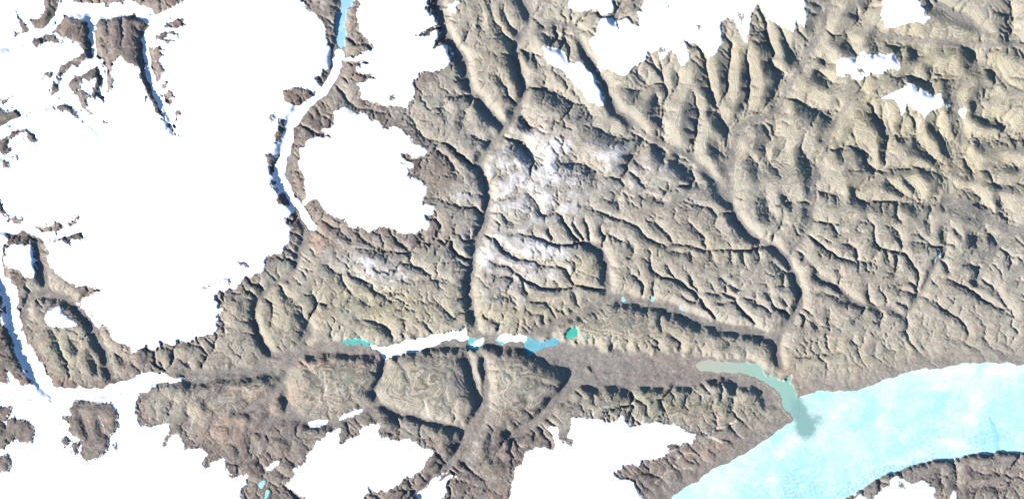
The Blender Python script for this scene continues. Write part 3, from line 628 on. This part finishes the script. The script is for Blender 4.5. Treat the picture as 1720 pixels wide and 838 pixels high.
def soil(T):
    """what the bare ground is made of: weights of silt dusting, brown rock, gravel floor, sand, olive and pink beds"""
    h = T['h']
    ice = (is_snow | is_glac).astype(float)
    near = blur(ice, 14)
    f1 = fbm(60, 401, 4, .6); f2 = fbm(18, 411, 4, .6); f3 = fbm(130, 421, 3, .5)
    dust = blob((905, 262, 55, 34, 10, 1.), (880, 300, 50, 40, 30, .9), (935, 245, 45, 22, 0, .8), (868, 345, 50, 30, 20, .75), (900, 408, 75, 22, 18, .95),
                (950, 300, 45, 30, 30, .6), (618, 442, 55, 20, 20, .6), (600, 462, 50, 14, 35, .4), (1035, 255, 30, 22, 60, .8), (1060, 240, 20, 12, 0, .5), (980, 205, 40, 25, 40, .35),
                (570, 655, 12, 6, -20, .6), (745, 180, 25, 16, 0, .45), (820, 195, 30, 20, 0, .5), (775, 330, 22, 16, 0, .6), (760, 190, 50, 40, 0, .3), (1085, 270, 25, 20, 0, .5),
                (1120, 290, 40, 25, 0, .45), (830, 440, 70, 30, 20, .6), (850, 500, 70, 26, 15, .5), (90, 525, 18, 14, 0, .5), (900, 470, 70, 25, 20, .45), (950, 360, 90, 40, 20, .35))
    rid = sstep(-.03, .07, h - blur(h, 9))
    dust = np.clip(dust * (1.1 + .35 * f2 + .3 * f1) - .10, 0, 1) * (.45 + .55 * rid) * .72
    dust = np.maximum(dust, np.clip(blob((900, 300, 110, 100, 20, .50), (870, 430, 110, 65, 15, .46), (1040, 270, 90, 50, 30, .36), (620, 450, 90, 30, 15, .36)) * (.9 + .6 * f2 + .4 * f1) * (.5 + .6 * rid), 0, 1))
    edge = blur(is_snow.astype(float), 2) * is_land
    dust = np.maximum(dust, .95 * sstep(.30, .52, edge + .30 * fbm(6, 431, 3, .65)))
    vein = np.zeros(X.shape)
    for ln in VEIN.split(';'):
        w, d, t = polydist(smooth_line(P(ln)), 5)
        vein[w] = np.maximum(vein[w], (1 - sstep(.4, 1.7, d)) * sstep(-.5, .2, f2[w]))
    brown = np.maximum(T['brown'] * .9, .9 * sstep(.08, .5, near) * (X < 900))
    brown = np.maximum(brown, blob((520, 200, 60, 60, 0, .8), (500, 300, 30, 60, 0, .9), (560, 390, 90, 28, 8, .75), (700, 400, 90, 25, -8, .7), (740, 280, 40, 40, 0, .6), (240, 610, 90, 28, 0, .7),
                                   (620, 600, 500, 16, -1, .55), (860, 585, 60, 24, 0, .8), (980, 640, 90, 26, -20, .7), (1120, 632, 150, 14, 2, .7), (880, 700, 90, 40, -25, .8),
                                   (150, 720, 80, 70, 0, 1.), (20, 730, 80, 60, 0, 1.), (640, 190, 60, 14, 25, .6), (590, 60, 25, 90, 0, .6), (1200, 800, 90, 50, -30, 1.), (1500, 810, 90, 40, 0, 1.), (1660, 800, 90, 50, 0, .85)))
    brown = np.where(is_rock, np.maximum(brown, .95), brown)
    brown = np.maximum(brown, .8 * sstep(690, 760, Y + 8 * f1) * (X < 1330))
    brown = np.clip(brown * (1.15 + .45 * f2 + .3 * f1), 0, 1)
    far = (X < 1345) | (Y < 560)
    floor = np.clip(T['floor'] * far * (.9 + .3 * f2) + .7 * (1 - sstep(8, 40, T['df'])) * is_land, 0, 1)
    floor = np.maximum(floor, .8 * blob((1010, 620, 90, 20, 3, 1.), (930, 640, 40, 18, -20, .8), (780, 640, 18, 50, 10, .9), (800, 715, 22, 60, 10, .8), (480, 700, 40, 18, 0, .7)))
    sand = np.clip(blob((1560, 170, 260, 170, 0, .95), (1600, 280, 150, 80, 0, .8), (1250, 100, 140, 120, 0, .55), (970, 455, 45, 30, 0, 1.), (880, 520, 110, 26, -5, .7), (1180, 420, 120, 16, 0, .5),
                        (560, 640, 70, 45, 0, .55), (710, 640, 60, 45, 0, .5), (1060, 560, 110, 30, 5, .75), (640, 520, 130, 45, 0, .85), (560, 500, 70, 40, 0, .6), (450, 520, 50, 50, 0, .5),
                        (890, 640, 50, 40, 0, .5), (110, 580, 60, 50, 0, .6), (1450, 600, 200, 30, -3, .4), (830, 60, 40, 90, 0, .5), (1010, 90, 80, 90, 0, .35)) * (1 + .5 * f1 + .25 * f2), 0, 1)
    sand = np.maximum(sand, .6 * np.clip(blob(*[(x, y, rx * .8, ry * .8, a, 1.) for x, y, rx, ry, a, up in KNOLL]) * (1 + .5 * f2), 0, 1))
    olive = np.clip(blob((1090, 680, 130, 24, 4, .9), (1220, 690, 70, 22, 8, .7), (1020, 680, 50, 14, 0, .6), (600, 625, 60, 14, 0, .6), (540, 650, 30, 12, 0, .6), (905, 640, 34, 12, -35, .7), (1525, 205, 18, 16, 0, .7),
                         (700, 640, 40, 12, 0, .4), (400, 640, 60, 14, 0, .7), (740, 590, 40, 10, 0, .4), (460, 570, 60, 20, 0, .3)) * (1 + .4 * f2), 0, 1)
    pink = np.clip(blob((540, 610, 60, 10, -8, .6), (600, 600, 70, 10, 4, .5), (800, 680, 20, 22, 0, .55), (1140, 622, 40, 9, -10, .7), (1335, 640, 24, 14, 60, .8), (1380, 655, 50, 5, -6, .7), (460, 665, 70, 8, 6, .6),
                        (1180, 765, 34, 24, -30, .5), (370, 720, 40, 25, 0, .5), (1120, 605, 60, 8, 4, .75), (1180, 700, 40, 10, 10, .45), (490, 660, 26, 30, 30, .35), (80, 640, 60, 8, 0, .4), (540, 400, 18, 30, 0, .6), (500, 150, 40, 20, 0, .4)) * (1 + .5 * f2), 0, 1)
    strata = np.clip(blob((560, 640, 80, 55, 0, 1.), (710, 640, 75, 55, 0, 1.), (890, 645, 75, 50, 0, 1.), (1060, 560, 120, 35, 0, .8), (400, 650, 90, 35, 0, .9), (1100, 680, 160, 40, 0, .7)) + .30 * T['hill'] + .42, 0, 1)
    wash = sstep(2.8, 4.6, T['area'] - 2 * math.log(STEP)) * (f2 > -.6) * is_land * (1 - floor)
    return dict(vein=vein, wash=np.clip(wash * (.6 + .5 * f1), 0, 1), dust=dust, brown=brown, floor=floor, sand=sand, olive=olive, pink=pink, strata=strata, tone=np.clip(.5 + .28 * f1 + .2 * f3, 0, 1))
# ---------------------------------------------------------------- Blender scene
import bpy
from mathutils import Vector

NIT, FINE = 8, 2
T = build()
SO = soil(T)
H = T['h']
cls[T['cliff']] = 0
is_snow &= ~T['cliff']; is_land |= T['cliff']
scene = bpy.context.scene
scene.unit_settings.scale_length = 1000.0
COL = scene.collection
WXu = (X - 860.0) / 10.0
WYu = (419.0 - Y) / 10.0


def grid_mesh(name, z, keep_face, attrs=None, skirt=False):
    """a mesh of the survey-grid cells in keep_face, at heights z"""
    vi = np.zeros(X.shape, bool)
    vi[:-1, :-1] |= keep_face; vi[1:, :-1] |= keep_face; vi[:-1, 1:] |= keep_face; vi[1:, 1:] |= keep_face
    idx = np.full(X.shape, -1, np.int64); idx[vi] = np.arange(vi.sum())
    a = idx[:-1, :-1][keep_face]; b = idx[:-1, 1:][keep_face]; c = idx[1:, 1:][keep_face]; d = idx[1:, :-1][keep_face]
    quads = np.stack([a, d, c, b], 1)
    co = np.stack([WXu[vi], WYu[vi], z[vi]], 1)
    extra = {k: v[vi] for k, v in (attrs or {}).items()}
    if skirt:
        loop = np.concatenate([idx[0, :-1], idx[:-1, -1], idx[-1, :0:-1], idx[:0:-1, 0]])
        prev = loop
        for n, f in enumerate((1.02, 1.045, 1.075, 1.11, 1.15, 1.2, 1.26, 1.34, 1.45, 1.6, 1.9, 2.4, 5.0, 12.0)):
            base = co[loop]
            z0 = 1.0 + .5 * gnoise(base[:, 0] * f / 9.0 + 31, base[:, 1] * f / 9.0 + 17, 77) + .25 * gnoise(base[:, 0] * f / 4.0 + 3, base[:, 1] * f / 4.0 + 7, 78)
            wgt = min(1.0, (n + 1) / 3.0)
            ring = np.stack([base[:, 0] * f, base[:, 1] * f, base[:, 2] * (1 - wgt) + wgt * z0], 1)
            new = np.arange(len(co), len(co) + len(loop))
            co = np.vstack([co, ring])
            extra = {k: np.concatenate([v, np.full(len(loop), attrs[k].mean())]) for k, v in extra.items()}
            p2 = np.roll(prev, -1); n2 = np.roll(new, -1)
            quads = np.vstack([quads, np.stack([new, n2, p2, prev][::-1], 1)[:, ::-1]])
            prev = new
    me = bpy.data.meshes.new(name)
    me.vertices.add(len(co)); me.vertices.foreach_set('co', co.astype(np.float32).ravel())
    nq = len(quads)
    me.loops.add(nq * 4); me.loops.foreach_set('vertex_index', quads.astype(np.int32).ravel())
    me.polygons.add(nq); me.polygons.foreach_set('loop_start', np.arange(0, nq * 4, 4, dtype=np.int32))
    me.update(calc_edges=True)
    for k, v in extra.items():
        at = me.attributes.new(k, 'FLOAT', 'POINT'); at.data.foreach_set('value', np.asarray(v, np.float32))
    return me


def link(name, me, mat, parent=None, **props):
    o = bpy.data.objects.new(name, me); COL.objects.link(o)
    if mat:
        me.materials.append(mat)
    o.parent = parent
    for k, v in props.items():
        if v is not None:
            o[k] = v
    return o


# ---------------------------------------------------------------- materials
class NT:
    def __init__(self, name):
        self.m = bpy.data.materials.new(name); self.m.use_nodes = True
        self.t = self.m.node_tree; self.b = self.t.nodes['Principled BSDF']
        self.b.inputs['Specular IOR Level'].default_value = .2

    def n(self, kind, **kw):
        o = self.t.nodes.new(kind)
        for k, v in kw.items():
            setattr(o, k, v)
        return o

    def put(self, sock, v):
        if hasattr(v, 'is_output'):
            self.t.links.new(v, sock)
        else:
            sock.default_value = v

    def pos(self):
        return self.n('ShaderNodeNewGeometry').outputs['Position']

    def attr(self, name):
        return self.n('ShaderNodeAttribute', attribute_name=name).outputs['Fac']

    def noise(self, scale, detail=6, rough=.6, vec=None, dist=0.0):
        o = self.n('ShaderNodeTexNoise'); o.inputs['Scale'].default_value = scale
        o.inputs['Detail'].default_value = detail; o.inputs['Roughness'].default_value = rough
        o.inputs['Distortion'].default_value = dist
        self.put(o.inputs['Vector'], vec if vec is not None else self.pos())
        return o.outputs['Fac']

    def math(self, op, a, b=0.0, clamp=False):
        o = self.n('ShaderNodeMath', operation=op, use_clamp=clamp)
        self.put(o.inputs[0], a); self.put(o.inputs[1], b)
        return o.outputs[0]

    def ramp(self, v, lo, hi, a=0.0, b=1.0):
        o = self.n('ShaderNodeMapRange', interpolation_type='SMOOTHSTEP')
        self.put(o.inputs[0], v)
        for i, q in enumerate((lo, hi, a, b)):
            o.inputs[1 + i].default_value = q
        return o.outputs[0]

    def mix(self, f, a, b, mode='MIX'):
        o = self.n('ShaderNodeMix', data_type='RGBA', blend_type=mode)
        self.put(o.inputs[0], f)
        for s, v in ((o.inputs[6], a), (o.inputs[7], b)):
            self.put(s, v if hasattr(v, 'is_output') else (v[0], v[1], v[2], 1.0))
        return o.outputs[2]

    def done(self, col, rough=.9, bump=None, strength=.3, dist=.05):
        self.put(self.b.inputs['Base Color'], col if hasattr(col, 'is_output') else (col[0], col[1], col[2], 1))
        self.put(self.b.inputs['Roughness'], rough)
        if bump is not None:
            o = self.n('ShaderNodeBump'); o.inputs['Strength'].default_value = strength; o.inputs['Distance'].default_value = dist
            self.put(o.inputs['Height'], bump); self.put(self.b.inputs['Normal'], o.outputs[0])
        return self.m


def ground_material():
    t = NT('bare_rock')
    pos = t.pos()
    n1 = t.noise(.35, 6, .65); n2 = t.noise(1.6, 6, .7); n3 = t.noise(5.5, 5, .7); nb = t.noise(.11, 4, .6)
    base = t.mix(t.ramp(nb, .3, .7), (.282, .250, .200), (.256, .238, .208))
    base = t.mix(t.ramp(n1, .35, .68), base, (.305, .278, .230))
    base = t.mix(t.math('MULTIPLY', t.attr('sand'), t.ramp(n1, .2, .7, .5, 1.0)), base, (.315, .280, .185))
    base = t.mix(t.math('MULTIPLY', t.attr('olive'), .85), base, (.200, .190, .128))
    base = t.mix(t.math('MULTIPLY', t.attr('brown'), t.ramp(n2, .25, .7, .7, 1.0)), base, t.mix(t.ramp(n1, .3, .7), (.092, .074, .078), (.165, .130, .112)))
    base = t.mix(t.math('MULTIPLY', t.attr('brown'), t.ramp(t.noise(.5, 5, .65), .56, .70, 0, .75)), base, (.265, .165, .118))
    base = t.mix(t.math('MULTIPLY', t.attr('pink'), .8), base, (.400, .255, .185))
    # beds of rock that follow the height
    sep = t.n('ShaderNodeSeparateXYZ'); t.put(sep.inputs[0], pos)
    z = t.math('ADD', sep.outputs[2], t.math('MULTIPLY', t.noise(.22, 4, .6), .30))
    z = t.math('ADD', z, t.math('MULTIPLY', n2, .035))
    s1 = t.math('SINE', t.math('MULTIPLY', z, 74.0)); s2 = t.math('SINE', t.math('MULTIPLY', z, 31.0)); s3 = t.math('SINE', t.math('MULTIPLY', z, 47.0))
    bed = t.ramp(t.math('ADD', s1, s2), -1.4, 1.4, .50, 1.48)
    bed2 = t.math('ADD', t.math('MULTIPLY', s3, .07), t.math('ADD', .5, t.math('MULTIPLY', s2, .07)))
    bedc = t.n('ShaderNodeCombineColor'); [t.put(bedc.inputs[i], bed) for i in range(3)]
    base = t.mix(t.math('MULTIPLY', t.attr('strata'), .8), base, t.mix(1.0, base, bedc.outputs[0], 'MULTIPLY'))
    base = t.mix(t.math('MULTIPLY', t.attr('strata'), t.ramp(bed2, .50, .58, 0, .8)), base, (.165, .175, .150))
    base = t.mix(t.math('MULTIPLY', t.attr('strata'), t.ramp(bed2, .44, .36, 0, .6)), base, (.42, .355, .27))
    base = t.mix(t.math('MULTIPLY', t.attr('wash'), .38), base, (.46, .41, .35))
    base = t.mix(t.math('MULTIPLY', t.attr('vein'), .75), base, (.52, .48, .43))
    base = t.mix(t.math('MULTIPLY', t.attr('floor'), .85), base, t.mix(t.ramp(n2, .3, .7), (.150, .142, .135), (.225, .203, .182)))
    br = t.math('ABSOLUTE', t.math('SUBTRACT', t.noise(.9, 5, .65, dist=1.6), .5))
    base = t.mix(t.math('MULTIPLY', t.attr('floor'), t.ramp(br, .0, .03, .75, 0.0)), base, (.36, .315, .275))
    br2 = t.math('ABSOLUTE', t.math('SUBTRACT', t.noise(.7, 5, .65, dist=2.0), .46))
    base = t.mix(t.math('MULTIPLY', t.attr('floor'), t.ramp(br2, .0, .025, .6, 0.0)), base, (.105, .105, .105))
    big = t.noise(.055, 5, .6)
    base = t.mix(t.ramp(big, .45, .62, 0, .45), base, t.mix(1.0, base, (.84, .80, .76), 'MULTIPLY'))
    # patches of differently weathered rock
    q1 = t.noise(1.1, 4, .6, dist=.4); q2 = t.noise(1.35, 4, .6, dist=.5); q3 = t.noise(.8, 4, .6)
    base = t.mix(t.ramp(q1, .52, .70, 0, .55), base, t.mix(1.0, base, (1.22, .98, .86), 'MULTIPLY'))
    base = t.mix(t.ramp(q2, .52, .70, 0, .60), base, t.mix(1.0, base, (.80, .96, .92), 'MULTIPLY'))
    base = t.mix(t.ramp(q3, .52, .72, 0, .50), base, t.mix(1.0, base, (1.16, 1.14, .98), 'MULTIPLY'))
    # thin pale gully deposits
    st = t.noise(.55, 5, .6, dist=1.2)
    thin = t.math('ABSOLUTE', t.math('SUBTRACT', st, .5))
    base = t.mix(t.ramp(thin, .0, .022, .32, 0.0), base, (.50, .44, .36))
    sp = t.ramp(n3, .3, .72, .90, 1.09)
    spc = t.n('ShaderNodeCombineColor'); [t.put(spc.inputs[i], sp) for i in range(3)]
    base = t.mix(1.0, base, spc.outputs[0], 'MULTIPLY')
    dust = t.ramp(t.math('MULTIPLY', t.attr('dust'), t.ramp(n2, .25, .7, .75, 1.2)), .05, 1.0)
    base = t.mix(dust, base, (.70, .68, .68))
    return t.done(base, .95, t.math('ADD', n3, t.math('MULTIPLY', n2, 1.6)),   .12, .05)


def snow_material():
    t = NT('snow')
    c = t.mix(t.ramp(t.noise(.06, 4, .6), .35, .65), (.88, .90, .93), (.84, .88, .93))
    return t.done(c, .8, t.noise(.7, 5, .6), .12, .08)


def glacier_material():
    t = NT('glacier_ice')
    c = t.mix(t.ramp(t.noise(.4, 5, .6), .35, .7), (.86, .90, .93), (.74, .84, .89))
    return t.done(c, .6, t.noise(1.2, 5, .6), .12, .06)


def fjord_material():
    t = NT('sea_ice')
    n1 = t.noise(.085, 7, .66, dist=.8); n2 = t.noise(.34, 7, .72, dist=1.0); n3 = t.noise(1.8, 6, .7)
    c = t.mix(t.ramp(n1, .40, .62), (.47, .65, .635), (.31, .60, .60))
    c = t.mix(t.ramp(n2, .50, .68, 0, .8), c, (.62, .73, .74))
    c = t.mix(t.ramp(t.noise(.16, 5, .6, dist=1.0), .55, .66, 0, .8), c, (.26, .58, .61))
    c = t.mix(t.ramp(t.math('ABSOLUTE', t.math('SUBTRACT', t.noise(.21, 5, .6, dist=1.5), .5)), 0, .012, .5, 0), c, (.70, .76, .77))
    c = t.mix(t.ramp(t.math('ABSOLUTE', t.math('SUBTRACT', t.noise(.5, 6, .6, dist=2.0), .5)), 0, .010, .55, 0), c, (.72, .78, .79))
    c = t.mix(t.ramp(t.math('ABSOLUTE', t.math('SUBTRACT', t.noise(.4, 6, .65, dist=2.2), .47)), 0, .008, .4, 0), c, (.25, .50, .54))
    c = t.mix(t.math('MULTIPLY', t.ramp(n3, .44, .58), t.math('MULTIPLY', t.attr('grit'), .95)), c, (.24, .40, .45))
    c = t.mix(t.ramp(t.noise(1.1, 5, .7, dist=.6), .52, .66, 0, .4), c, (.38, .63, .65))
    c = t.mix(t.math('MULTIPLY', t.attr('rime'), t.ramp(n2, .3, .6, .3, .9)), c, (.68, .76, .78))
    c = t.mix(t.ramp(t.math('ADD', t.attr('plume'), t.math('MULTIPLY', t.math('SUBTRACT', n3, .5), .6)), -.05, .7), c, (.185, .315, .290))
    return t.done(c, .5, n3, .05, .03)


def plain_ice(name, col, col2):
    t = NT(name)
    return t.done(t.mix(t.ramp(t.noise(.9, 5, .65), .35, .68), col, col2), .5, t.noise(2.0, 4, .6), .06, .03)


def water_material(col):
    t = NT('water')
    c = t.mix(t.ramp(t.noise(.8, 4, .6, dist=.5), .3, .7), col, tuple(v * .78 for v in col))
    return t.done(c, .35, t.noise(5.0, 3, .6), .02, .01)


def river_material(col):
    t = NT('silty_water')
    c = t.mix(t.attr('silt'), col, (.36, .35, .275))
    c = t.mix(t.ramp(t.noise(.6, 5, .65, dist=1.0), .35, .75, 0, .4), c, (.27, .40, .36))
    c = t.mix(t.ramp(t.attr('plume'), -.05, .9), c, (.185, .315, .290))
    return t.done(c, .4)


M_GROUND, M_SNOW, M_GLAC = ground_material(), snow_material(), glacier_material()
M_LAKEICE = plain_ice('lake_ice_white', (.82, .88, .90), (.70, .84, .87))
M_CYANICE = plain_ice('lake_ice_cyan', (.30, .50, .58), (.24, .44, .54))

# ---------------------------------------------------------------- the ground: one sheet under everything
notland = blur((~is_land | is_rock).astype(float), 1) - .5
zg = H - np.where(notland > 0, .05 + 0 * notland, 0) * np.clip(notland * 2, 0, 1)
allf = np.ones((NY - 1, NX - 1), bool)
link('ground', grid_mesh('ground', zg, allf, SO, skirt=True), M_GROUND, kind='structure')


def class_mesh(name, mask, attrs=None, sink=.05):
    s = blur(mask.astype(float), 1) - .5
    z = H - sink * np.clip(-s * 2, 0, 1)
    v = s > -.46
    f = v[:-1, :-1] | v[1:, :-1] | v[:-1, 1:] | v[1:, 1:]
    if not (s > 0).any():
        return None
    return grid_mesh(name, z, f, attrs)


# outlet tongues that are parts of their ice caps: cap number, outline
TONGUE = [(2, 'B 390,255 480,262 620,280 600,303 500,303 410,305'), (0, 'E 350,690 440,655 500,620 520,650 450,700 390,730'), (13, 'K 165,470 215,465 228,530 262,580 215,600 190,540'),
          (8, 'D 655,505 710,505 690,535 678,575'), (11, 'J 130,735 235,700 260,840 170,838 100,790'), (2, 'B 470,385 600,370 600,420 520,440')]
caps = {}
for k, s in enumerate(SNOW):
    m = cls == SNOW0 + k
    cuts = [inpoly(P(t)) & m for c, t in TONGUE if c == k]
    rest = m.copy()
    for c in cuts:
        rest &= ~c
    me = class_mesh(s[0], rest)
    if me is None:
        print('nothing of', s[1]); continue
    caps[k] = link(s[0], me, M_SNOW, label=s[1], category=s[2])
    for c in cuts:
        tm = class_mesh('glacier_tongue', c)
        if tm:
            link('glacier_tongue', tm, M_SNOW, caps[k])
for k, (pts, hw, fz, ww, lab) in enumerate(GLACIER):
    me = class_mesh('valley_glacier', cls == GLAC0 + k)
    if me:
        link('valley_glacier', me, M_GLAC, label=lab, category='glacier', group='valley glaciers cut into the ice caps')
for k, (pts, lab) in enumerate(ROCK):
    if not lab:
        continue
    me = class_mesh('nunatak', cls == ROCK0 + k, SO)
    if me is None:
        print('nothing of', lab); continue
    link('nunatak', me, M_GROUND, label=lab, category='rock outcrop', group='bare rock standing out of the ice')
grit = np.clip(blob((1500, 790, 130, 30, -22, 1.), (1330, 825, 70, 40, 0, .9), (1620, 740, 120, 26, -6, .7), (1450, 680, 120, 60, 0, .45), (1590, 700, 90, 40, 0, .4)) * (1 + .5 * fbm(30, 501, 3)), 0, 1)
rime = np.clip(blob((1650, 622, 110, 10, 0, 1.), (1590, 640, 60, 14, -10, .7), (1500, 660, 50, 40, 60, .35), (1400, 690, 50, 20, -20, .6), (1340, 735, 60, 12, -35, .6), (1485, 700, 14, 60, 0, .6), (1600, 745, 24, 10, 0, 1.), (1635, 690, 14, 40, 10, .7), (1230, 790, 60, 20, -35, .5), (1290, 810, 20, 30, 0, .5), (1520, 770, 60, 8, -18, .6)) * (1 + .8 * fbm(24, 511, 3)), 0, 1)
melt = np.zeros(X.shape, bool)
w, d, t = polydist(smooth_line(P('L 1085,188 1092,260 1085,380 1110,450 1140,520 1150,600')), 12)
melt[w] = d < .9 + 2.6 * sstep(.45, .8, t)
silt = np.clip(1 - sstep(1180, 1300, X) + 0 * Y, 0, 1)
plume = np.clip(blob((1354, 716, 16, 19, 0, 1.25), (1344, 694, 13, 26, -20, 1.2), (1368, 706, 20, 13, -20, .55), (1372, 690, 24, 12, 20, .22)) * (1 + .18 * fbm(9, 521, 3)), 0, 1)
for k, s in enumerate(FLAT):
    m = cls == FLAT0 + k
    mat = fjord_material() if k == 0 else (M_CYANICE if k == len(FLAT) - 1 else M_LAKEICE)
    if k == 0:
        fj = link(s[0], class_mesh(s[0], m & ~melt, dict(grit=grit, rime=rime, plume=plume)), mat, label=s[1], category=s[2])
        link('melt_channel', class_mesh('melt_channel', m & melt), plain_ice('melt_ice', (.20, .47, .55), (.28, .52, .58)), fj, label='thin turquoise melt channel')
    else:
        me = class_mesh(s[0], m)
        if me is None:
            print('nothing of', s[1]); continue
        link(s[0], me, mat, label=s[1], category=s[2])
for k, s in enumerate(WATER):
    m = cls == WATER0 + k
    if s[0] == 'river':
        me = class_mesh('river', m, dict(silt=silt, plume=plume)); mat = river_material(s[4])
    else:
        me = class_mesh(s[0], m); mat = water_material(s[4])
    if me is None:
        print('nothing of', s[1]); continue
    link(s[0], me, mat, kind='structure', label=s[1])

# ---------------------------------------------------------------- light, sky and camera
SUN_EL, SUN_AZ = math.radians(26), (-.87, -.5)
to_sun = Vector((SUN_AZ[0] * math.cos(SUN_EL), SUN_AZ[1] * math.cos(SUN_EL), math.sin(SUN_EL))).normalized()
sd = bpy.data.lights.new('sun', 'SUN'); sd.energy = 4.9; sd.angle = math.radians(.53); sd.color = (1.0, .96, .91)
so = bpy.data.objects.new('sun', sd); COL.objects.link(so)
so.rotation_euler = to_sun.to_track_quat('Z', 'Y').to_euler(); so.location = (-60, -40, 60)
wd = bpy.data.worlds.new('World'); scene.world = wd; wd.use_nodes = True
bg = wd.node_tree.nodes['Background']; sky = wd.node_tree.nodes.new('ShaderNodeTexSky')
sky.sky_type = 'NISHITA'; sky.sun_disc = False; sky.dust_density = 0.0; sky.ozone_density = 4.0; sky.sun_elevation = SUN_EL
sky.sun_rotation = math.atan2(to_sun.x, to_sun.y) % (2 * math.pi)
wd.node_tree.links.new(sky.outputs[0], bg.inputs[0]); bg.inputs[1].default_value = .07
cd = bpy.data.cameras.new('camera'); cam = bpy.data.objects.new('camera', cd); COL.objects.link(cam)
ALT = 620.0
cam.location = (0, 0, ALT + .8); cd.sensor_width = 36; cd.lens = 36 * ALT / 172.0
cd.clip_start = 1; cd.clip_end = 6000
scene.camera = cam
vs = scene.view_settings
vs.view_transform = 'Standard'; vs.look = 'None'; vs.gamma = 1; vs.use_curve_mapping = False; vs.exposure = 1.22
scene.cycles.use_denoising = False
scene.cycles.max_bounces = 4; scene.cycles.diffuse_bounces = 0
